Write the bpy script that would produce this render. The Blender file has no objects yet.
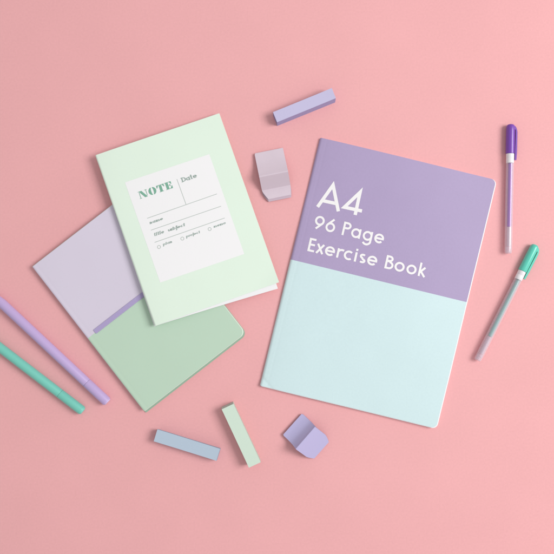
import bpy, bmesh, math, random
from mathutils import Matrix, Vector

random.seed(4)
SC = bpy.context.scene
COL = SC.collection
R = math.radians

# ------------------------------------------------------------------ camera, world, lamps, exposure
H = 0.85                      # camera height over the tabletop, metres
FRAME = 0.645                 # width of tabletop the picture shows
S = FRAME / 554.0             # metres per photo pixel on the tabletop

cam_d = bpy.data.cameras.new("camera")
cam_d.sensor_width = 36.0
cam_d.lens = 36.0 * H / FRAME
cam_d.clip_start = 0.01
cam_d.clip_end = 50.0
cam = bpy.data.objects.new("camera", cam_d)
COL.objects.link(cam)
cam.location = (0, 0, H)
SC.camera = cam

world = bpy.data.worlds.new("World")
SC.world = world
world.use_nodes = True
bg = world.node_tree.nodes["Background"]
bg.inputs["Color"].default_value = (1.0, 0.985, 0.985, 1)
bg.inputs["Strength"].default_value = 0.505

def area(name, loc, target, size, power, colour):
    d = bpy.data.lights.new(name, 'AREA')
    d.shape = 'SQUARE'
    d.size = size
    d.energy = power
    d.color = colour
    o = bpy.data.objects.new(name, d)
    COL.objects.link(o)
    o.location = loc
    o.rotation_euler = (Vector(target) - Vector(loc)).to_track_quat('-Z', 'Y').to_euler()
    return o
area("softbox", (1.80, 0.25, 1.85), (0, 0, 0), 1.15, 48.0, (1.0, 0.985, 0.965))

SC.view_settings.view_transform = 'Standard'
SC.view_settings.look = 'None'
SC.view_settings.exposure = 0.0
SC.view_settings.gamma = 1.0
SC.render.engine = 'CYCLES'
SC.cycles.max_bounces = 10
SC.cycles.transparent_max_bounces = 16

# ------------------------------------------------------------------ helpers: pixels to metres
def P(px, py, z=0.0):
    k = S * (H - z) / H
    return Vector(((px - 277.0) * k, (277.0 - py) * k, z))

def to_local(M, px, py, zl):
    """point of local height zl, on the sight line of a measured point"""
    Mi = M.inverted()
    o = Mi @ Vector((0, 0, H))
    q = Mi @ P(px, py, 0)
    t = (zl - o.z) / (q.z - o.z)
    p = o + (q - o) * t
    return (p.x, p.y)

# ------------------------------------------------------------------ materials
def lin(c):
    c /= 255.0
    return c / 12.92 if c <= 0.04045 else ((c + 0.055) / 1.055) ** 2.4

def rgb(r, g, b):
    return (lin(r), lin(g), lin(b), 1.0)

def mat(name, col, rough=0.6, spec=0.3, grain=0.0, gscale=900.0, bump=0.0, bscale=900.0,
        mottled=0.0, mscale=14.0, coat=0.0, layers=False, sss=0.0):
    m = bpy.data.materials.new(name)
    m.use_nodes = True
    nt = m.node_tree
    N, L = nt.nodes, nt.links
    b = N["Principled BSDF"]
    b.inputs["Base Color"].default_value = col
    b.inputs["Roughness"].default_value = rough
    b.inputs["Specular IOR Level"].default_value = spec
    if coat:
        b.inputs["Coat Weight"].default_value = coat
        b.inputs["Coat Roughness"].default_value = 0.25
    if sss:
        b.inputs["Subsurface Weight"].default_value = sss
        b.inputs["Subsurface Radius"].default_value = (1, 0.8, 1)
        b.inputs["Subsurface Scale"].default_value = 0.002
    tc = N.new("ShaderNodeTexCoord")
    src = None
    if grain or mottled:
        cur = None
        for amt, sc, det in ((grain, gscale, 3.0), (mottled, mscale, 4.0)):
            if not amt:
                continue
            nz = N.new("ShaderNodeTexNoise")
            nz.inputs["Scale"].default_value = sc
            nz.inputs["Detail"].default_value = det
            L.new(tc.outputs["Object"], nz.inputs["Vector"])
            mr = N.new("ShaderNodeMapRange")
            mr.inputs["From Min"].default_value = 0.25
            mr.inputs["From Max"].default_value = 0.75
            mr.inputs["To Min"].default_value = 1.0 - amt
            mr.inputs["To Max"].default_value = 1.0 + amt
            L.new(nz.outputs["Fac"], mr.inputs["Value"])
            if cur is None:
                cur = mr.outputs["Result"]
            else:
                mu = N.new("ShaderNodeMath")
                mu.operation = 'MULTIPLY'
                L.new(cur, mu.inputs[0])
                L.new(mr.outputs["Result"], mu.inputs[1])
                cur = mu.outputs["Value"]
        vm = N.new("ShaderNodeVectorMath")
        vm.operation = 'SCALE'
        vm.inputs[0].default_value = col[:3]
        L.new(cur, vm.inputs["Scale"])
        src = vm.outputs["Vector"]
    if layers:                                  # sheet edges, seen on the sides of page blocks and pads
        wv = N.new("ShaderNodeTexWave")
        wv.bands_direction = 'Z'
        wv.inputs["Scale"].default_value = 700.0
        wv.inputs["Distortion"].default_value = 1.5
        L.new(tc.outputs["Object"], wv.inputs["Vector"])
        mx = N.new("ShaderNodeMix")
        mx.data_type = 'RGBA'
        mx.inputs["A"].default_value = col
        mx.inputs["B"].default_value = tuple(c * 0.76 for c in col[:3]) + (1,)
        L.new(wv.outputs["Fac"], mx.inputs["Factor"])
        src = mx.outputs["Result"]
    if src is not None:
        L.new(src, b.inputs["Base Color"])
    if bump:
        nb = N.new("ShaderNodeTexNoise")
        nb.inputs["Scale"].default_value = bscale
        nb.inputs["Detail"].default_value = 4.0
        L.new(tc.outputs["Object"], nb.inputs["Vector"])
        bp = N.new("ShaderNodeBump")
        bp.inputs["Strength"].default_value = bump
        bp.inputs["Distance"].default_value = 0.0004
        L.new(nb.outputs["Fac"], bp.inputs["Height"])
        L.new(bp.outputs["Normal"], b.inputs["Normal"])
    return m

def clear_plastic(name, tint, milk, milk_col):
    """clear tube: tinted see-through body, a little milky, with a glossy skin"""
    m = bpy.data.materials.new(name)
    m.use_nodes = True
    N, L = m.node_tree.nodes, m.node_tree.links
    N.remove(N["Principled BSDF"])
    out = [n for n in N if n.type == 'OUTPUT_MATERIAL'][0]
    tr = N.new("ShaderNodeBsdfTransparent"); tr.inputs["Color"].default_value = tint
    df = N.new("ShaderNodeBsdfDiffuse"); df.inputs["Color"].default_value = milk_col
    gl = N.new("ShaderNodeBsdfGlossy"); gl.inputs["Roughness"].default_value = 0.22
    m1 = N.new("ShaderNodeMixShader"); m1.inputs[0].default_value = milk
    m2 = N.new("ShaderNodeMixShader")
    m2.inputs[0].default_value = 0.05
    lw = N.new("ShaderNodeLayerWeight"); lw.inputs["Blend"].default_value = 0.35
    mr = N.new("ShaderNodeMapRange")
    mr.inputs["To Min"].default_value = milk; mr.inputs["To Max"].default_value = min(1.0, milk + 0.55)
    L.new(lw.outputs["Facing"], mr.inputs["Value"]); L.new(mr.outputs["Result"], m1.inputs[0])
    L.new(tr.outputs[0], m1.inputs[1]); L.new(df.outputs[0], m1.inputs[2])
    L.new(m1.outputs[0], m2.inputs[1]); L.new(gl.outputs[0], m2.inputs[2])
    L.new(m2.outputs[0], out.inputs["Surface"])
    return m

M_PINK = mat("pink_paper", (0.87, 0.444, 0.458, 1), 0.75, 0.2, grain=0.032, gscale=420, bump=0.12, bscale=800, mottled=0.022, mscale=11)
M_MINT = mat("mint_card", (0.785, 0.925, 0.80, 1), 0.5, 0.3, grain=0.012, bump=0.04, bscale=600, mottled=0.012)
M_LABEL = mat("white_print", (0.925, 0.925, 0.94, 1), 0.55, 0.25, grain=0.01)
M_PAGE = mat("white_pages", (0.90, 0.90, 0.92, 1), 0.7, 0.2, layers=True)
M_SHEET = mat("white_sheet", (0.90, 0.90, 0.92, 1), 0.7, 0.2, grain=0.01)
M_INKGREEN = mat("green_ink", rgb(128, 180, 158), 0.6, 0.2, grain=0.08, gscale=1500)
M_INKGREY = mat("grey_green_ink", rgb(162, 180, 173), 0.6, 0.2, grain=0.08, gscale=1500)
M_RULE = mat("pale_rule_ink", rgb(184, 196, 190), 0.6, 0.2, grain=0.06, gscale=1500)
M_LILAC = mat("lilac_card", rgb(221, 213, 230), 0.5, 0.3, grain=0.012, bump=0.05, bscale=700, mottled=0.015)
M_SAGE = mat("sage_card", rgb(194, 220, 199), 0.5, 0.3, grain=0.012, bump=0.05, bscale=700, mottled=0.015)
M_SAGEEDGE = mat("sage_card_edge", rgb(214, 234, 219), 0.5, 0.3, grain=0.02)
M_SAGEBACK = mat("sage_back_card", rgb(160, 190, 168), 0.55, 0.3, grain=0.02)
M_STRIP = mat("purple_strip", rgb(178, 165, 208), 0.55, 0.3, grain=0.02, bump=0.1, bscale=1500)
M_PURPLE = mat("purple_card", rgb(177, 161, 199), 0.42, 0.4, grain=0.025, gscale=500, bump=0.08, bscale=500, mottled=0.02, mscale=22)
M_AQUA = mat("aqua_card", rgb(211, 235, 238), 0.42, 0.4, grain=0.02, gscale=500, bump=0.08, bscale=500, mottled=0.015, mscale=22)
M_WHITEINK = mat("white_ink", (0.93, 0.92, 0.93, 1), 0.5, 0.3, grain=0.01)
M_PADLILAC = mat("lilac_note_paper", rgb(201, 196, 228), 0.65, 0.2, grain=0.015)
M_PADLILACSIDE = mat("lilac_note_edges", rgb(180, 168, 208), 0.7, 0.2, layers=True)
M_PADBLUE = mat("blue_grey_note_paper", rgb(186, 203, 220), 0.65, 0.2, grain=0.015)
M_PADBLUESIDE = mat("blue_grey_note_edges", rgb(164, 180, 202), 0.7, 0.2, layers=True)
M_PADGREEN = mat("pale_green_note_paper", rgb(213, 232, 217), 0.65, 0.2, grain=0.015)
M_PADGREENSIDE = mat("pale_green_note_edges", rgb(212, 219, 208), 0.7, 0.2, layers=True)
M_TABPINK = mat("pinkish_lilac_tab", rgb(220, 205, 217), 0.36, 0.5, grain=0.02, layers=False, mottled=0.02, mscale=60)
M_TABPINK2 = mat("pinkish_lilac_tab_under", rgb(205, 186, 200), 0.5, 0.35, grain=0.02)
M_TABSHADE = mat("pinkish_lilac_shade", rgb(207, 190, 202), 0.36, 0.5, grain=0.02)  # darker copy of the tab colour, stands in for shade on the slope
M_TABVIO = mat("violet_tab", rgb(188, 182, 221), 0.5, 0.35, grain=0.02)
M_TABVIO2 = mat("violet_tab_under", rgb(172, 165, 206), 0.5, 0.35, grain=0.02)
M_PENLILAC = mat("lilac_plastic", rgb(196, 174, 222), 0.38, 0.45, grain=0.01, coat=0.15)
M_PENTEAL = mat("teal_plastic", rgb(122, 206, 190), 0.38, 0.45, grain=0.01, coat=0.15)
M_PENLILACEND = mat("lilac_plastic_end", rgb(212, 196, 234), 0.45, 0.4)
M_PENTEALEND = mat("teal_plastic_end", rgb(136, 218, 204), 0.45, 0.4)
M_CAPPURPLE = mat("purple_cap_plastic", rgb(124, 72, 178), 0.3, 0.5, coat=0.2)
M_CAPMINT = mat("mint_cap_plastic", rgb(96, 209, 188), 0.3, 0.5, coat=0.2)
M_BAND = mat("white_plastic", (0.86, 0.85, 0.88, 1), 0.4, 0.4)
M_INKPURPLE = mat("purple_gel", rgb(156, 72, 200), 0.75, 0.1)
M_INKTEAL = mat("grey_teal_gel", rgb(140, 200, 192), 0.75, 0.1)
M_CLEARPINK = clear_plastic("clear_barrel", (0.985, 0.955, 0.975, 1), 0.10, (0.93, 0.89, 0.94, 1))
M_FROST = clear_plastic("frosted_plug", (0.96, 0.92, 0.95, 1), 0.45, (0.94, 0.90, 0.95, 1))
M_NIB = mat("steel_nib", (0.6, 0.6, 0.62, 1), 0.3, 0.5)

# ------------------------------------------------------------------ helpers: objects
def thing(name, label, cat, M=None, group=None):
    o = bpy.data.objects.new(name, None)
    o.empty_display_size = 0.02
    COL.objects.link(o)
    if M is not None:
        o.matrix_world = M
    o["label"] = label
    o["category"] = cat
    if group:
        o["group"] = group
    return o

def obj(name, bm, mats, parent=None, smooth=True, label=None):
    me = bpy.data.meshes.new(name)
    bmesh.ops.recalc_face_normals(bm, faces=bm.faces)
    bm.to_mesh(me)
    bm.free()
    for m in (mats if isinstance(mats, (list, tuple)) else [mats]):
        me.materials.append(m)
    if smooth:
        for p in me.polygons:
            p.use_smooth = True
        me.set_sharp_from_angle(angle=R(38))
    o = bpy.data.objects.new(name, me)
    COL.objects.link(o)
    if parent is not None:
        o.parent = parent
    if label:
        o["label"] = label
    return o

def flat_matrix(px, py, ztop, deg):
    p = P(px, py, ztop)
    return Matrix.Translation((p.x, p.y, 0)) @ Matrix.Rotation(R(deg), 4, 'Z')

def slab(w, h, ztop, zbot, corners=(0, 0, 0, 0), nx=16, ny=16, split=None, inset=0.0,
         warp=None, side_mat=0, bottom_mat=0, left_dense=0.0, xs_extra=(), ys_extra=()):
    """rounded sheet or block, centred; corners = radii tl, tr, br, bl; ztop/zbot are functions of x, y"""
    tl, tr, br, bl = corners
    xs = set()
    for i in range(nx + 1):
        xs.add(round(-w / 2 + w * i / nx, 7))
    for rad, side in ((max(tl, bl), -1), (max(tr, br), 1)):
        if rad > 0:
            for k in range(9):
                d = rad * (1 - math.cos(k / 8 * math.pi / 2))
                xs.add(round(side * (w / 2 - d), 7))
    if left_dense:
        for k in range(15):
            d = left_dense * (1 - math.cos(k / 14 * math.pi / 2))
            xs.add(round(-w / 2 + d, 7))
    for x in xs_extra:
        xs.add(round(x, 7))
    xs = sorted(xs)
    xs = [x for i, x in enumerate(xs) if i == 0 or i == len(xs) - 1 or x - xs[i - 1] > 2e-5]
    def cut(r, d):
        return 0.0 if r <= 0 or d >= r else r - math.sqrt(max(r * r - (r - d) ** 2, 0))
    ts = []                                     # (segment, fraction, material)
    if split is None:
        ts = [(0, j / ny) for j in range(ny + 1)]
    else:
        ts = [(0, j / ny) for j in range(ny)] + [(1, j / ny) for j in range(ny + 1)]
    bm = bmesh.new()
    T, B = [], []
    for x in xs:
        dl, dr = x + w / 2, w / 2 - x
        y1 = h / 2 - max(cut(tl, dl), cut(tr, dr))
        y0 = -h / 2 + max(cut(bl, dl), cut(br, dr))
        colT, colB = [], []
        for seg, f in ts:
            if split is None:
                y = y0 + (y1 - y0) * f
            elif seg == 0:
                y = y0 + (split - y0) * f
            else:
                y = split + (y1 - split) * f
            xt, yt = x * (1 - 2 * inset / w), y * (1 - 2 * inset / h)
            xb, yb = x, y
            if warp:
                xt, yt = warp(xt, yt)
                xb, yb = warp(xb, yb)
            colT.append(bm.verts.new((xt, yt, ztop(xt, yt))))
            colB.append(bm.verts.new((xb, yb, zbot(xb, yb))))
        T.append(colT)
        B.append(colB)
    nX, nY = len(xs), len(ts)
    for i in range(nX - 1):
        for j in range(nY - 1):
            f = bm.faces.new((T[i][j], T[i + 1][j], T[i + 1][j + 1], T[i][j + 1]))
            f.material_index = 0 if split is None else (1 if j < ny else 0)
            f = bm.faces.new((B[i][j + 1], B[i + 1][j + 1], B[i + 1][j], B[i][j]))
            f.material_index = bottom_mat
    def wall(a, b, c, d):
        f = bm.faces.new((a, b, c, d))
        f.material_index = side_mat
    for i in range(nX - 1):
        wall(T[i][0], B[i][0], B[i + 1][0], T[i + 1][0])
        wall(T[i + 1][-1], B[i + 1][-1], B[i][-1], T[i][-1])
    for j in range(nY - 1):
        wall(T[0][j + 1], B[0][j + 1], B[0][j], T[0][j])
        wall(T[-1][j], B[-1][j], B[-1][j + 1], T[-1][j + 1])
    return bm

def lathe(bm, prof, cy=0.0, cz=0.0, seg=40, mi=0):
    """turn (x, radius) about the x axis at height cz"""
    rings = []
    for x, r in prof:
        if r <= 1e-7:
            rings.append([bm.verts.new((x, cy, cz))])
        else:
            rings.append([bm.verts.new((x, cy + r * math.cos(2 * math.pi * k / seg), cz + r * math.sin(2 * math.pi * k / seg))) for k in range(seg)])
    for a, b in zip(rings, rings[1:]):
        for k in range(seg):
            k2 = (k + 1) % seg
            vs = [a[k % len(a)], a[k2 % len(a)], b[k2 % len(b)], b[k % len(b)]]
            u = []
            for v in vs:
                if v not in u:
                    u.append(v)
            if len(u) >= 3:
                f = bm.faces.new(u)
                f.material_index = mi
    return bm

# ------------------------------------------------------------------ lettering: strokes and shapes in a text plane
def arc(cx, cy, rx, ry, a0, a1, n=20):
    return [(cx + rx * math.cos(R(a0 + (a1 - a0) * k / n)), cy + ry * math.sin(R(a0 + (a1 - a0) * k / n))) for k in range(n + 1)]

def glyph(ch, sw):
    """geometric sans, capital height 1; returns [(points, closed)], advance"""
    h = sw / 2
    X = 0.70
    r = X / 2 - h * 0.9
    rc = X / 2                                   # round letter centre height
    o = rc                                       # round letter centre x
    W = X
    if ch == ' ':
        return [], 0.34
    if ch == 'A':
        w = 0.83
        return [([(h * .6, 0), (w / 2 + h * .3, 1.0 - h * 1.2), (w + h * .1, 0)], False),
                ([(w * .19, .27), (w * .84, .27)], False)], w + h * 1.2
    if ch == '4':
        return [([(.60, 0), (.60, 1 - 2.0 * h), (.14, .2), (.82, .2)], False)], .85
    if ch in '96':
        rr = 0.355 - h
        cx, cy = .355, 1 - .355
        ex, ey = cx - .18, 0.0
        ang = math.degrees(math.atan2(ey - cy, ex - cx))
        d = math.hypot(ex - cx, ey - cy)
        t = ang + math.degrees(math.acos(rr / d))
        tp = (cx + rr * math.cos(R(t)), cy + rr * math.sin(R(t)))
        st = [(arc(cx, cy, rr, rr, 0, 360, 32)[:-1], True), ([tp, (ex, ey + h * .4)], False)]
        if ch == '6':
            st = [([(.71 - x, 1 - y) for x, y in pts], c) for pts, c in st]
        return st, .76
    if ch == 'P':
        return [([(h, 0), (h, 1)], False),
                ([(h, 1 - h), (.30, 1 - h)] + arc(.30, .735, .235 - h * .3, .265 - h, 90, -90, 16)[1:] + [(h, .47 + h)], False)], .58
    if ch == 'B':
        return [([(h, 0), (h, 1)], False),
                ([(h, 1 - h), (.26, 1 - h)] + arc(.26, .765, .215 - h * .4, .235 - h, 90, -90, 14)[1:] + [(h, .53 + h)], False),
                ([(h, .53 + h * .6), (.29, .53 + h * .6)] + arc(.29, .275 + h * .3, .27 - h * .4, .275 - h * .7, 90, -90, 14)[1:] + [(h, h)], False)], .60
    if ch == 'E':
        return [([(h, 0), (h, 1)], False), ([(h, 1 - h), (.47, 1 - h)], False),
                ([(h, .52), (.45, .52)], False), ([(h, h), (.47, h)], False)], .52
    if ch == 'D':
        return [([(h, 0), (h, 1)], False), ([(h, 1 - h), (.3, 1 - h)] + arc(.3, .5, .4, .5 - h, 90, -90, 16)[1:] + [(h, h)], False),
                ([(-.1, h * .6), (.2, h * .6)], False), ([(-.1, 1 - h * .6), (.2, 1 - h * .6)], False)], .80
    if ch == 'a':
        return [(arc(o, rc, r, r, 0, 360, 32)[:-1], True), ([(W - h, 0), (W - h, X)], False)], W + .08
    if ch == 'g':
        return [(arc(o, rc, r, r, 0, 360, 32)[:-1], True),
                ([(W - h, X), (W - h, -.02)] + arc(o, -.02, r, .26, 0, -150, 14)[1:], False)], W + .08
    if ch == 'o':
        return [(arc(o, rc, r, r, 0, 360, 32)[:-1], True)], W + .07
    if ch == 'e':
        return [([(W * .08, rc), (W - h, rc)] + arc(o, rc, r, r, 2, 318, 26)[1:], False)], W + .06
    if ch == 'c':
        return [(arc(o, rc, r, r, 50, 310, 22), False)], W - .02
    if ch == 'x':
        return [([(.03, 0), (.47, X)], False), ([(.03, X), (.47, 0)], False)], .52
    if ch == 'r':
        return [([(h, 0), (h, X)], False), (arc(.34, X - .30, .26, .30 - h, 165, 62, 10), False)], .42
    if ch == 'i':
        return [([(h, 0), (h, X)], False), ([(h, .88 - h * 1.05), (h, .88 + h * 1.05)], False)], sw + .13
    if ch == 'l':
        return [([(h, 0), (h, 1)], False)], sw + .13
    if ch == 's':
        return [(arc(.2, X * .73, .155, X * .27 - h, 40, 250, 12) + arc(.2, X * .26, .165, X * .26 - h, 75, -140, 12), False)], .46
    if ch == 'k':
        return [([(h, 0), (h, 1)], False), ([(h, .27), (.42, X)], False), ([(.17, .36), (.48, 0)], False)], .53
    if ch == 'n':
        return [([(h, 0), (h, X)], False), ([(h, .3)] + arc(.27, X - .27, .27 - h, .27 - h, 180, 0, 12) + [(.54 - h, 0)], False)], .62
    if ch == 'm':
        return [([(h, 0), (h, X)], False), ([(h, .3)] + arc(.24, X - .24, .24 - h, .24 - h, 180, 0, 10) + [(.48 - h, 0)], False),
                ([(.48 - h, .3)] + arc(.68 - h, X - .24, .2, .24 - h, 180, 0, 10) + [(.88 - h, 0)], False)], .96
    if ch == 't':
        return [([(.17, .98), (.17, .12), (.24, h * .8), (.37, h * .9)], False), ([(-.02, X - h * .5), (.38, X - h * .5)], False)], .46
    if ch == 'u':
        return [([(h, X), (h, .25)] + arc(.27, .27, .27 - h, .27 - h, 180, 360, 12) + [(.54 - h, X)], False), ([(.54 - h, X), (.54 - h, 0)], False)], .62
    if ch in 'bp':
        return [(arc(o, rc, r, r, 0, 360, 28)[:-1], True), ([(h, 0), (h, 1)] if ch == 'b' else [(h, -.34), (h, X)], False)], W + .07
    if ch == 'j':
        return [([(.16, X), (.16, -.2), (.1, -.3), (-.02, -.32)], False), (arc(.16, .88, h * .62, h * .62, 0, 360, 12)[:-1], True)], .3
    return [], .4

def stroke_faces(pts, closed, sw, thin=1.0):
    """outline quads of a polyline of width sw, mitred"""
    h = sw / 2
    n = len(pts)
    Lf, Rt = [], []
    for i in range(n):
        p = Vector(pts[i])
        a = Vector(pts[i - 1]) if (i > 0 or closed) else None
        b = Vector(pts[(i + 1) % n]) if (i < n - 1 or closed) else None
        d1 = (p - a).normalized() if a is not None else None
        d2 = (b - p).normalized() if b is not None else None
        if d1 is None: d1 = d2
        if d2 is None: d2 = d1
        n1, n2 = Vector((-d1.y, d1.x)), Vector((-d2.y, d2.x))
        m = n1 + n2
        if m.length < 1e-4:
            m = n1.copy()
        m.normalize()
        k = h / max(m.dot(n1), 0.30) * (thin + (1 - thin) * abs(m.x))
        Lf.append(p + m * k)
        Rt.append(p - m * k)
    out = []
    for i in range(n if closed else n - 1):
        j = (i + 1) % n
        out.append([Lf[i], Rt[i], Rt[j], Lf[j]])
    return out

def text_shapes(text, sw, width, thin=1.0, serif=0.0):
    """shapes (list of faces per stroke) of a line of text, capital height 1, tracked out to a given width"""
    gl = [glyph(c, sw) for c in text]
    adv = sum(g[1] for g in gl)
    extra = (width - adv) / max(len(text) - 1, 1)
    x = 0.0
    shapes = []
    for st, a in gl:
        for pts, closed in st:
            shapes.append([[(q.x + x, q.y) for q in f] for f in stroke_faces(pts, closed, sw, thin)])
            if serif and not closed and pts[0] != (.17, .98):
                for e, nb in ((pts[0], pts[1]), (pts[-1], pts[-2])):
                    if abs(e[0] - nb[0]) < 1e-6 and abs(e[1] - nb[1]) > .2:       # stems end in serifs
                        t_ = sw * .45 if e[1] < nb[1] else -sw * .45
                        shapes.append([[(e[0] + x - serif, e[1]), (e[0] + x + serif, e[1]), (e[0] + x + serif, e[1] + t_), (e[0] + x - serif, e[1] + t_)]])
        x += a + extra
    return shapes

def print_bm(shapes, M, a, b, zf, zl, cap, dz=0.00012, slant=0.0, xscale=1.0):
    """lay shapes on a surface: baseline runs from a towards b (measured points), cap = capital height in pixels"""
    A = Vector(to_local(M, *a, zl)); Bv = Vector(to_local(M, *b, zl))
    d = (Bv - A).normalized()
    up = Vector((-d.y, d.x))
    k = cap * S * (H - zl) / H
    bm = bmesh.new()
    for i, faces in enumerate(shapes):
        for f in faces:
            vs = []
            for x, y in f:
                p = A + d * (x * xscale + y * slant) * k + up * y * k
                vs.append(bm.verts.new((p.x, p.y, zf(p.x, p.y) + dz + i * 6e-6)))
            try:
                bm.faces.new(vs)
            except ValueError:
                pass
    bmesh.ops.remove_doubles(bm, verts=bm.verts, dist=1e-7)
    for f in bm.faces:
        f.normal_update()
    bad = [f for f in bm.faces if f.normal.z < 0]
    bmesh.ops.reverse_faces(bm, faces=bad)
    return bm

def print_obj(name, bm, m, parent):
    me = bpy.data.meshes.new(name)
    bm.to_mesh(me); bm.free()
    me.materials.append(m)
    o = bpy.data.objects.new(name, me)
    COL.objects.link(o)
    o.parent = parent
    return o

def px_len(a, b, cap):
    return math.hypot(b[0] - a[0], b[1] - a[1]) / cap

# ================================================================== THE SETTING
bm = bmesh.new()
bmesh.ops.create_grid(bm, x_segments=1, y_segments=1, size=4.0)
top = obj("tabletop", bm, M_PINK, smooth=False)
top["kind"] = "structure"

# ================================================================== A4 EXERCISE BOOK
TK = 0.0052
def curve_drop(dx, Rr, depth):
    return 0.0 if dx >= Rr else depth * (1 - math.sqrt(max(1 - (1 - dx / Rr) ** 2, 0)))

W4, H4 = 181.0 * S * .994, 255.4 * S * .994
M4 = flat_matrix(378.0, 282.75, TK, -13.65)
a4 = thing("exercise_book", "large purple and aqua exercise book lettered A4 96 Page Exercise Book", "exercise book", M4)
def a4_top(x, y):
    dx = x + W4 / 2
    z = TK + 0.0006 * math.sin(math.pi * min(max(dx / W4, 0), 1)) + 0.0009 * (dx / W4) ** 3
    z -= 0.0016 * math.exp(-dx / 0.016)
    z -= curve_drop(dx, 0.0032, 0.0024)
    z += 0.00045 * math.sin(x * 31 + y * 13) + 0.0003 * math.sin(y * 41 - x * 17)
    z -= 0.00009 * math.exp(-((dx - .0085) / .0011) ** 2)
    c = 0.0125 - (dx * 0.75 + (y + H4 / 2))              # creased lower spine corner
    if c > 0:
        z += c * 0.11 - 0.0006 * min(1, c / .002)
    return z
ex = [-W4 / 2 + k * 0.0012 for k in range(1, 18)]
cover = obj("cover", slab(W4, H4, a4_top, lambda x, y: a4_top(x, y) - 0.00035, (0.0015, 0.006, 0.006, 0.001),
                          nx=28, ny=110, split=to_local(M4, 377.5, 280.5, TK)[1], left_dense=0.0034, xs_extra=ex, side_mat=2),
            [M_PURPLE, M_AQUA, M_LABEL], a4)
pg = 0.0014
obj("page_block", slab(W4, H4, lambda x, y: a4_top(min(x, W4 / 2), y) - 0.0008 - curve_drop(W4 / 2 + pg - x, .001, .0006), lambda x, y: 0.0007, (0.0015, 0.006, 0.006, 0.001),
                       nx=28, ny=8, left_dense=0.0034,
                       warp=lambda x, y: (x * (1 - .0012 / W4) + pg * (0.5 + x / W4) * 0.93 + 0.0006, y - 0.0007 * (0.5 - y / H4)), side_mat=1), [M_SHEET, M_PAGE], a4)
obj("back_cover", slab(W4, H4, lambda x, y: 0.0006, lambda x, y: 0.0001, (0.0015, 0.006, 0.006, 0.001), nx=10, ny=6), M_AQUA, a4)

def a4_text(text, a, b, cap, sw, xs=1.0):
    return print_obj("lettering", print_bm(text_shapes(text, sw, px_len(a, b, cap) / xs), M4, a, b, a4_top, TK, cap, xscale=xs), M_WHITEINK, cover)
a4_text("A4", (316.6, 206.6), (361.6, 216.4), 26.6, 0.128)
a4_text("96 Page", (313.2, 228.3), (383.4, 244.5), 13.7, 0.150)
a4_text("Exercise Book", (307.2, 250.9), (424.6, 277.4), 13.6, 0.150, 1.05)

# ================================================================== LOWER A5 NOTEBOOK (lilac and sage)
HL = 0.0075
u = Vector((.6118, .7910)); n = Vector((.7910, -.6118))
L0 = Vector((31.4, 266.8))
c5 = L0 + u * (183.8 / 2) + n * (129.1 / 2)
WL, HLn = 129.1 * S * (H - HL) / H, 183.8 * S * (H - HL) / H
ML = flat_matrix(c5.x, c5.y, HL, math.degrees(math.atan2(.6118, .7910)))
low = thing("notebook", "lilac and sage green notebook with a narrow purple strip, half hidden under the mint notebook", "notebook", ML)
def low_top(x, y):
    dx = x + WL / 2
    return HL - curve_drop(dx, 0.003, 0.002) - 0.00008 * math.exp(-((dx - .006) / .0016) ** 2) + 0.00012 * math.sin(x * 43 + y * 21)
spl = HLn / 2 - 91.2 * S * .99
fc = obj("front_cover", slab(WL, HLn, low_top, lambda x, y: low_top(x, y) - 0.0013, (0.0008, 0.006, 0.0075, 0.0018), nx=26, ny=20,
                             split=spl, left_dense=0.0032, inset=0.0007, side_mat=2, xs_extra=[-WL / 2 + .004 + k * .001 for k in range(8)]),
         [M_LILAC, M_SAGE, M_SAGEEDGE], low)
obj("page_block", slab(WL - .004, HLn - .0035, lambda x, y: low_top(x, y) - .0015, lambda x, y: .0014, (0, .005, .006, 0), nx=20, ny=4, side_mat=1), [M_SHEET, M_PAGE], low)
obj("back_cover", slab(WL, HLn, lambda x, y: .0013, lambda x, y: .0001, (0.0008, .006, .0075, .0008), nx=14, ny=6,
                       warp=lambda x, y: (x, y - .0022 * (0.5 - y / HLn))), M_SAGEBACK, low)
s0 = -WL / 2 + 10.6 * S
obj("ribbon_strip", slab(WL - 10.6 * S - .0005, .0054, lambda x, y: HL + .00075, lambda x, y: HL + .0002, (.0004, .0004, .0004, .0004), nx=16, ny=2,
                   warp=lambda x, y: (x + 10.6 * S / 2 - .0006, y + HLn / 2 - 90.4 * S * .99)), M_STRIP, low)

# ================================================================== UPPER A5 NOTEBOOK (mint, leaning on the lower one)
T5 = 0.0052
E0 = P(225.8, 307.2, HL); nW = Vector((.791, .6118))
hE = HL + 0.0004
def dist(p): return (Vector((p[0], p[1])) - Vector((E0.x, E0.y))).dot(nW)
kk = (hE - .0002) / dist(P(219, 111, 0.005))
Nz = Vector((kk * nW.x, kk * nW.y, 1)).normalized()
c = Vector((0, 0, 0))
zc = 0.01
for _ in range(6):
    c = P(187.2, 218.9, zc)
    base = hE - kk * dist(c)
    zc = base + T5
ctop = Vector((c.x, c.y, zc))
Xa = Vector((math.cos(R(19.45)), math.sin(R(19.45)), 0)); Xa = (Xa - Nz * Xa.dot(Nz)).normalized()
Ya = Nz.cross(Xa)
Rm = Matrix((Xa, Ya, Nz)).transposed().to_4x4()
org = ctop - Nz * T5
M5 = Matrix.Translation(org) @ Rm
W5, H5 = 131.2 * S * (H - zc) / H, 180.7 * S * (H - zc) / H
top5 = thing("notebook", "pale mint notebook with a white NOTE panel, leaning on the lilac and green notebook", "notebook", M5)
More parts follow.
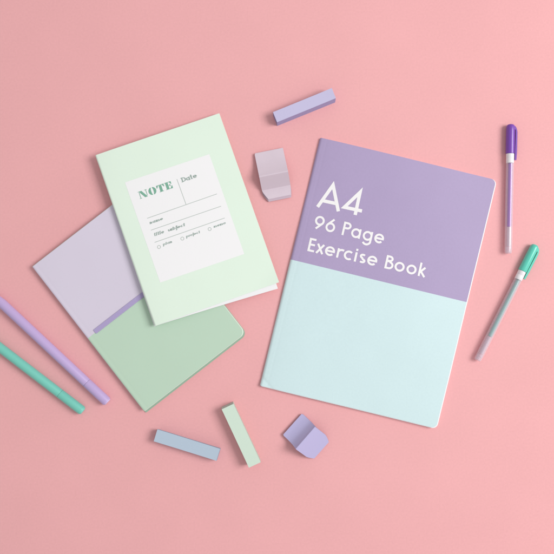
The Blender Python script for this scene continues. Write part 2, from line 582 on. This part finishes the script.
def m_top(x, y):
    dx = x + W5 / 2
    z = T5 - curve_drop(dx, 0.0022, 0.0018) - 0.0007 * math.exp(-dx / .012)
    z += 0.0012 * max(0, (dx / W5 - .4)) ** 2 + 0.0016 * max(0, dx / W5 - .6) * max(0, .5 - y / H5 - .5)
    z += 0.00015 * math.sin(x * 37 + y * 23)
    cc = .030 - ((W5 / 2 - x) + (y + H5 / 2))          # soft bend at the free lower corner
    if cc > 0:
        z += .0012 * (cc / .03) ** 2
    return z
fc5 = obj("front_cover", slab(W5, H5, m_top, lambda x, y: m_top(x, y) - .0004, (.0006, .0006, .0006, .0012), nx=28, ny=36, left_dense=.0024, inset=.0001, side_mat=1), [M_MINT, M_LABEL], top5)
def fan(x, y):
    f = (x / W5 + .5)
    return (x - .0008 * f - .0006 + .0012 * (y / H5 - .5), y - (.0008 + .0064 * f ** 1.3) * (0.5 - y / H5) ** 2 if y < 0 else y - .0016 * f * (1 - 2 * y / H5) - .0002 * (1 - 2 * y / H5))
obj("page_block", slab(W5 - .002, H5 - .0014, lambda x, y: min(m_top(x, max(y, -H5 / 2)), T5 + .0003) - .0009, lambda x, y: .0009, (.0006, .0006, .0006, .0006), nx=20, ny=16, warp=fan, side_mat=1), [M_SHEET, M_PAGE], top5)
obj("back_cover", slab(W5 - .001, H5 - .001, lambda x, y: .0006, lambda x, y: .0001, (.0006,) * 4, nx=8, ny=6), M_MINT, top5)
# white panel printed on the cover
q = [to_local(M5, *p, T5) for p in ((124.9, 182.4), (209.3, 154.2), (244.3, 254.0), (160.2, 282.6))]
bm = bmesh.new()
NG = 12
G = [[None] * (NG + 1) for _ in range(NG + 1)]
for i in range(NG + 1):
    for j in range(NG + 1):
        a, b = i / NG, j / NG
        x = (q[0][0] * (1 - a) + q[1][0] * a) * (1 - b) + (q[3][0] * (1 - a) + q[2][0] * a) * b
        y = (q[0][1] * (1 - a) + q[1][1] * a) * (1 - b) + (q[3][1] * (1 - a) + q[2][1] * a) * b
        G[i][j] = bm.verts.new((x, y, m_top(x, y) + .00008))
for i in range(NG):
    for j in range(NG):
        bm.faces.new((G[i][j], G[i][j + 1], G[i + 1][j + 1], G[i + 1][j]))
panel = print_obj("label_panel", bm, M_LABEL, fc5)

def rect(x0, y0, x1, y1): return [(x0, y0), (x1, y0), (x1, y1), (x0, y1)]
# NOTE in a stencil fat face, each letter a list of shapes
def fat_N(x):
    return [[[(x + .10, 1), (x + .44, 1), (x + .98, 0), (x + .64, 0)]], [rect(x + .08, .03, x + .15, .86)], [rect(x - .02, 0, x + .25, .06)],
            [rect(x + .93, .16, x + 1.0, .97)], [rect(x + .80, .94, x + 1.1, 1.0)], [rect(x - .02, .94, x + .2, 1.0)]], 1.1
def fat_O(x):
    out = []
    for s in (-1, 1):
        f = []
        for k in range(14):
            pts = []
            for kq in (k, k + 1):
                t = R(84 - 168 * kq / 14)
                pts.append(((x + .5 + s * (.045 + .43 * math.cos(t)), .5 + .53 * math.sin(t)), (x + .5 + s * (.045 + .10 * math.cos(t)), .5 + .46 * math.sin(t))))
            f.append([pts[0][0], pts[1][0], pts[1][1], pts[0][1]])
        out.append(f)
    return out, 1.0
def fat_T(x):
    return [[rect(x + .31, .05, x + .63, .92)], [rect(x + .2, 0, x + .74, .06)], [rect(x, .94, x + .94, 1)],
            [[(x, .94), (x, .60), (x + .05, .60), (x + .24, .94)]], [[(x + .94, .94), (x + .70, .94), (x + .89, .60), (x + .94, .60)]]], .95
def fat_E(x):
    return [[rect(x + .1, .05, x + .42, .95)], [rect(x, 0, x + .85, .06)], [rect(x, .94, x + .82, 1)],
            [[(x + .82, .94), (x + .58, .94), (x + .77, .63), (x + .82, .63)]], [[(x + .85, .06), (x + .85, .40), (x + .80, .40), (x + .58, .06)]],
            [rect(x + .46, .48, x + .62, .54)], [[(x + .62, .35), (x + .66, .35), (x + .66, .67), (x + .62, .67), (x + .55, .51)]]], .88
sh, x = [], 0.0
for f, gap in ((fat_N, .1), (fat_O, .1), (fat_T, .08), (fat_E, 0)):
    s_, w_ = f(x)
    sh += s_
    x += w_ + gap
a, b = (140.2, 198.9), (172.9, 188.0)
print_obj("lettering", print_bm(sh, M5, a, b, m_top, T5, 7.2, dz=.00018, xscale=px_len(a, b, 7.2) / x), M_INKGREEN, panel)
def small(text, a, b, cap, sw, m=M_INKGREY, slant=0.0, xs=1.0):
    ln = px_len(a, b, cap)
    adv = sum(glyph(ch, sw)[1] for ch in text)
    xs = ln / (adv + .03 * len(text))               # fill the measured length with wide letters
    wd = ln / xs
    print_obj("lettering", print_bm(text_shapes(text, sw, wd, .5, .15), M5, a, b, m_top, T5, cap, dz=.00018, slant=slant, xscale=xs), m, panel)
small("Date", (182.4, 182.4), (197.5, 177.3), 4.7, .23, xs=1.25)
small("name", (149.9, 224.2), (163.1, 219.7), 2.9, .25, slant=.22, xs=1.25)
small("title", (154.3, 236.4), (164.2, 233.0), 3.3, .24, slant=.25, xs=1.35)
small("subject", (168.2, 231.8), (185.2, 226.0), 3.1, .25, slant=.25, xs=1.25)
small("plan", (163.2, 245.7), (172.2, 242.6), 2.5, .24, slant=.22, xs=1.2)
small("project", (186.3, 237.8), (200.2, 233.0), 2.5, .24, slant=.22, xs=1.2)
small("memo", (213.9, 227.9), (225.9, 223.8), 2.5, .25, slant=.22, xs=1.2)
for a, b in (((176.9, 179.2), (186.2, 204.9)), ((147.2, 218.3), (216.2, 194.2)), ((150.9, 230.2), (220.3, 206.5)), ((154.6, 242.4), (223.9, 218.3))):
    ln = px_len(a, b, 1.0)
    print_obj("ruled_line", print_bm([[[(0, -.26), (ln * .5, -.26), (ln * .5, .26), (0, .26)], [(ln * .5, -.26), (ln, -.26), (ln, .26), (ln * .5, .26)]]], M5, a, b, m_top, T5, 1.0, dz=.00015), M_RULE, panel)
for p in ((159.0, 247.0), (182.4, 238.6), (209.7, 229.1)):
    print_obj("tick_circle", print_bm([[f for f in ([(q_.x, q_.y) for q_ in g] for g in stroke_faces(arc(0, 0, 1.55, 1.55, 0, 360, 24)[:-1], True, .5))]], M5, p, (p[0] + 3, p[1] - 1), m_top, T5, 1.0, dz=.00018), M_RULE, panel)

# ================================================================== SLIM STICKY NOTE PADS
def pad(label, px, py, ln, wd, deg, hz, m_top_, m_side, shear):
    M = flat_matrix(px, py, hz, deg)
    t = thing("sticky_note_pad", label, "sticky notes", M, "slim sticky note pads")
    k = S * (H - hz) / H
    l, w = ln * k, wd * k
    n_l = 16
    bmp = bmesh.new()
    rnd = random.Random(px)
    for i in range(n_l):                              # blocks of sheets, each a hair out of line
        z0, z1 = .0001 + (hz - .0006) * i / n_l, .0001 + (hz - .0006) * (i + .93) / n_l
        f = 1 - i / n_l
        ox, oy = rnd.uniform(-.00012, .00012) + shear[0] * f, rnd.uniform(-.00012, .00012) + shear[1] * f
        vs = [bmp.verts.new((sx * l / 2 + ox, sy * w / 2 + oy, z)) for z in (z0, z1) for sx, sy in ((-1, -1), (1, -1), (1, 1), (-1, 1))]
        for idx in ((3, 2, 1, 0), (4, 5, 6, 7), (0, 1, 5, 4), (1, 2, 6, 5), (2, 3, 7, 6), (3, 0, 4, 7)):
            bmp.faces.new([vs[j] for j in idx])
    obj("sheet_stack", bmp, m_side, t, smooth=False)
    obj("top_sheet", slab(l, w, lambda x, y: hz + .0009 * (x / l + .5) ** 5 + .0001 * math.sin(x * 60), lambda x, y: hz - .0003 + .0009 * (x / l + .5) ** 5 + .0001 * math.sin(x * 60), nx=20, ny=2), m_top_, t)
    return t
pad("slim lilac sticky note pad lying above the exercise book", 304.4, 105.2, 63.4, 10.9, 22.1, .0125, M_PADLILAC, M_PADLILACSIDE, (-.0004, -.0016))
pad("slim blue grey sticky note pad below the lilac and green notebook", 186.9, 445.0, 65.6, 12.5, -17.1, .0105, M_PADBLUE, M_PADBLUESIDE, (.0004, -.0019))
pad("slim pale green sticky note pad standing out beside the blue grey pad", 241.2, 435.7, 64.2, 13.0, -64.9, .0125, M_PADGREEN, M_PADGREENSIDE, (-.0010, -.0006))

# ================================================================== BENT STICKY TAB PADS
def smooth_profile(pts, n):
    """Catmull-Rom through (x, z) points"""
    out = []
    for i in range(len(pts) - 1):
        p0 = pts[max(i - 1, 0)]; p1 = pts[i]; p2 = pts[i + 1]; p3 = pts[min(i + 2, len(pts) - 1)]
        for k in range(n):
            t = k / n
            out.append(tuple(.5 * ((2 * p1[d]) + (-p0[d] + p2[d]) * t + (2 * p0[d] - 5 * p1[d] + 4 * p2[d] - p3[d]) * t * t + (-p0[d] + 3 * p1[d] - 3 * p2[d] + p3[d]) * t ** 3) for d in (0, 1)))
    out.append(pts[-1])
    return out
def bent_sheet(prof, off, th, width, taper_from, taper_to, twist, dx=0.0, round_start=.0015, right_clip=1.0):
    """sheet following a profile, `off` below its top line, with clipped corners at its tab end"""
    bmx = bmesh.new()
    NY = 10
    rows = []
    xe = prof[-1][0]
    for i, (x, z) in enumerate(prof):
        a_ = prof[max(i - 1, 0)]; b_ = prof[min(i + 1, len(prof) - 1)]
        tx, tz = b_[0] - a_[0], b_[1] - a_[1]
        l_ = math.hypot(tx, tz) or 1
        nx_, nz_ = -tz / l_, tx / l_
        f = max(0, (x - taper_from) / (xe - taper_from))
        hw = width / 2 * (1 - (1 - taper_to) * f ** 1.4)
        hl = hw_full = width / 2
        hw -= max(0, round_start - x) * .6
        hr = width / 2 - (width / 2 - hw) * right_clip
        hl = hw
        row = []
        for s in (off, off + th):
            row.append([bmx.verts.new((x - nx_ * s + dx, -hl + (hl + hr) * j / NY, max(z - nz_ * s + twist * z * (2 * j / NY - 1), .00015))) for j in range(NY + 1)])
        rows.append(row)
    for i in range(len(rows) - 1):
        for j in range(NY):
            bmx.faces.new((rows[i][0][j], rows[i + 1][0][j], rows[i + 1][0][j + 1], rows[i][0][j + 1]))
            bmx.faces.new((rows[i][1][j + 1], rows[i + 1][1][j + 1], rows[i + 1][1][j], rows[i][1][j]))
        for j in (0, NY):
            bmx.faces.new((rows[i][0][j], rows[i][1][j], rows[i + 1][1][j], rows[i + 1][0][j]))
    for r_ in (rows[0], rows[-1]):
        for j in range(NY):
            bmx.faces.new((r_[0][j], r_[0][j + 1], r_[1][j + 1], r_[1][j]))
    return bmx
def merge(bms):
    out = bmesh.new()
    for b_ in bms:
        me = bpy.data.meshes.new("tmp"); b_.to_mesh(me); b_.free()
        out.from_mesh(me); bpy.data.meshes.remove(me)
    return out
def tab_pad(label, px, py, deg, prof, width, taper_from, taper_to, twist, mt, mu, rc=1.0, step=.0002, shade_span=None):
    p = P(px, py, prof[0][1])
    t = thing("sticky_tab_pad", label, "sticky tabs", Matrix.Translation((p.x, p.y, 0)) @ Matrix.Rotation(R(deg), 4, 'Z'), "bent sticky tab pads")
    obj("sheet_stack", merge([bent_sheet(prof, .0004 + .00045 * k, .00038, width * (1 - .004 * (k % 2)), taper_from, taper_to, twist, dx=.00025 * math.sin(k * 2.1) + step * k, right_clip=rc) for k in range(1, 5)]), mu, t)
    bt = bent_sheet(prof, 0, .00038, width, taper_from, taper_to, twist, right_clip=rc)
    if shade_span:                                         # shade of the slope between the creases, painted as a darker tone
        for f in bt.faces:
            if shade_span[0] < f.calc_center_median().x < shade_span[1]:
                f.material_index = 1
    obj("top_sheet", bt, [mt, M_TABSHADE], t)
    return t
def straight(p, r, n=5):
    return [(p[0] + (r[0] - p[0]) * k / n, p[1] + (r[1] - p[1]) * k / n) for k in range(n)]
q1 = smooth_profile([(0, .0030), (.012, .0052), (.022, .0092), (.0288, .0130)], 6)[:-1] + [(.0288, .0130), (.0296, .0129)] + straight((.0302, .0126), (.0440, .0036), 8) + smooth_profile([(.0440, .0036), (.0475, .0045), (.052, .0050), (.0555, .0046)], 5)
tab_pad("pinkish lilac sticky tab pad bent near its clipped end, beside the mint notebook", 268.7, 150.6, -78.6, q1, 29.0 * S, .0435, .68, 0.0, M_TABPINK, M_TABPINK2, rc=.35, step=.0007, shade_span=(.0296, .0436))
q2 = smooth_profile([(0, .0036), (.006, .0042), (.0125, .0068), (.0172, .0118), (.0196, .0158)], 6)[:-1] + smooth_profile([(.0196, .0158), (.022, .0152), (.030, .0108), (.038, .0066), (.0455, .0030)], 6)
tab_pad("violet sticky tab pad folded into a ridge, below the exercise book", 292.4, 424.2, -41.9, q2, 28.6 * S, .036, .76, -.10, M_TABVIO, M_TABVIO2)

# ================================================================== FELT TIP PENS (left)
def felt_pen(label, ex_, ey_, ax, ay, r, seam, mb, me_, length):
    d = math.degrees(math.atan2(-(ay - ey_), ax - ex_))
    p = P(ex_, ey_, r)
    t = thing("felt_tip_pen", label, "pen", Matrix.Translation((p.x, p.y, 0)) @ Matrix.Rotation(R(d), 4, 'Z'), "felt tip pens")
    b_ = bmesh.new()
    lathe(b_, [(.0006, r * .5), (.0006, r * .9), (.0010, r * .97), (.0018, r), (seam - .0006, r), (seam - .0002, r * .985), (seam - .0002, r * .5)], cz=r)
    cap_ = obj("cap", b_, mb, t)
    b_ = bmesh.new()
    lathe(b_, [(-.0006, 0), (-.0006, r * .72), (-.0003, r * .80), (.0007, r * .82)], cz=r)
    obj("end_plug", b_, me_, cap_)
    b_ = bmesh.new()
    lathe(b_, [(seam, r * .5), (seam, r * .97), (seam + .0004, r * .99), (length * .86, r * .99), (length * .87, r * .93), (length * .94, r * .62), (length * .945, r * .3), (length * .945, 0)], cz=r)
    obj("barrel", b_, mb, t)
    b_ = bmesh.new()
    lathe(b_, [(length * .945 + .0001, r * .28), (length * .985, r * .2), (length, r * .08), (length, 0)], cz=r)
    obj("nib", b_, M_NIB, t)
felt_pen("lilac felt tip pen lying above the teal one, pointing at the notebooks", 107.3, 402.0, 24.0, 324.0, .0056, .0325, M_PENLILAC, M_PENLILACEND, .195)
felt_pen("teal green felt tip pen at the left, below the lilac one", 82.6, 411.0, 24.0, 366.0, .0054, .0330, M_PENTEAL, M_PENTEALEND, .185)

# ================================================================== GEL PENS (right)
def gel_pen(label, p0, p1, mc, mi_):
    rc = .0050
    d = math.degrees(math.atan2(-(p1[1] - p0[1]), p1[0] - p0[0]))
    p = P(p0[0], p0[1], rc)
    t = thing("gel_pen", label, "pen", Matrix.Translation((p.x, p.y, 0)) @ Matrix.Rotation(R(d), 4, 'Z'), "gel pens")
    L = 129.3 * S * .994
    cz = rc
    c1, c2 = 29.2 * S, 38.8 * S
    b_ = bmesh.new()
    lathe(b_, [(0, 0), (.0001, rc * .45), (.0006, rc * .70), (.0016, rc * .87), (.0032, rc * .95), (.007, rc * .985), (c1 - .0006, rc), (c1 - .0001, rc * .98), (c1, rc * .9), (c1, rc * .6)], cz=cz)
    cap_ = obj("cap", b_, mc, t)
    # pocket clip on the side of the cap
    b_ = bmesh.new()
    sec = []
    x0, x1 = .0022, 35.5 * S
    for k in range(25):
        f = k / 24
        x = x0 + (x1 - x0) * f
        yi = rc * .80 if f < .10 else rc + .0003 + .0001 * math.sin(f * 6)
        yo = rc + .0027 * min(1, (f / .16) ** .6 if f > 0 else 0) - .0006 * max(0, f - .75) / .25
        yo = max(yo, yi + .0006)
        hz = .0022 - .0005 * f
        sec.append([b_.verts.new((x, y, cz + z)) for y, z in ((yi, -hz), (yo - .0005, -hz), (yo, -hz * .6), (yo, hz * .6), (yo - .0005, hz), (yi, hz))])
    for s1, s2 in zip(sec, sec[1:]):
        for k in range(6):
            b_.faces.new((s1[k], s1[(k + 1) % 6], s2[(k + 1) % 6], s2[k]))
    b_.faces.new(sec[0]); b_.faces.new(sec[-1])
    obj("clip", b_, mc, cap_)
    b_ = bmesh.new()
    rb = .0045
    lathe(b_, [(c1 + .0002, rb * .6), (c1 + .0002, rb), (c1 + .0050, rb), (c1 + .0053, rb * .96), (c1 + .0056, rb), (c2 - .0006, rb * .98), (c2 - .0002, rb * .93), (c2 - .0002, rb * .6)], cz=cz)
    obj("grip_ring", b_, M_BAND, t)
    # clear hexagon-like round barrel, hollow
    b_ = bmesh.new()
    ro, ri = .0043, .0033
    lathe(b_, [(c2, ri), (c2, ro), (L - .012, ro * .98), (L - .0022, ro * .93), (L - .0006, ro * .84), (L, ro * .6), (L, .0012), (L - .0008, .0010), (L - .0008, ri * .8), (L - .003, ri * .95), (c2, ri)], cz=cz)
    obj("barrel", b_, M_CLEARPINK, t)
    b_ = bmesh.new()
    x2 = 101.8 * S
    ry = .00225
    lathe(b_, [(c2 + .0001, 0), (c2 + .0001, ry), (x2 - .0006, ry), (x2, ry * .7), (x2, 0)], cy=.0004, cz=cz)
    obj("refill", b_, mi_, t)
    b_ = bmesh.new()
    lathe(b_, [(x2 + .0004, ry * .5), (x2 + .0004, ry), (L - .0085, ry), (L - .0085, ry * .75), (x2 + .0004, ry * .75), (x2 + .0004, ry * .5)], cy=.0004, cz=cz)
    obj("refill_tail", b_, M_FROST, t)
    b_ = bmesh.new()
    lathe(b_, [(L - .0080, 0), (L - .0080, .0027), (L - .0050, .0029), (L - .0045, .0022), (L - .0030, .0022), (L - .0012, .0019), (L - .0012, 0)], cz=cz)
    obj("end_plug", b_, M_FROST, t)
gel_pen("purple capped gel pen with purple ink, right of the exercise book", (510.7, 124.3), (508.2, 253.8), M_CAPPURPLE, M_INKPURPLE)
gel_pen("mint green capped gel pen with grey teal ink, slanting below the purple one", (535.5, 244.9), (477.3, 360.3), M_CAPMINT, M_INKTEAL)
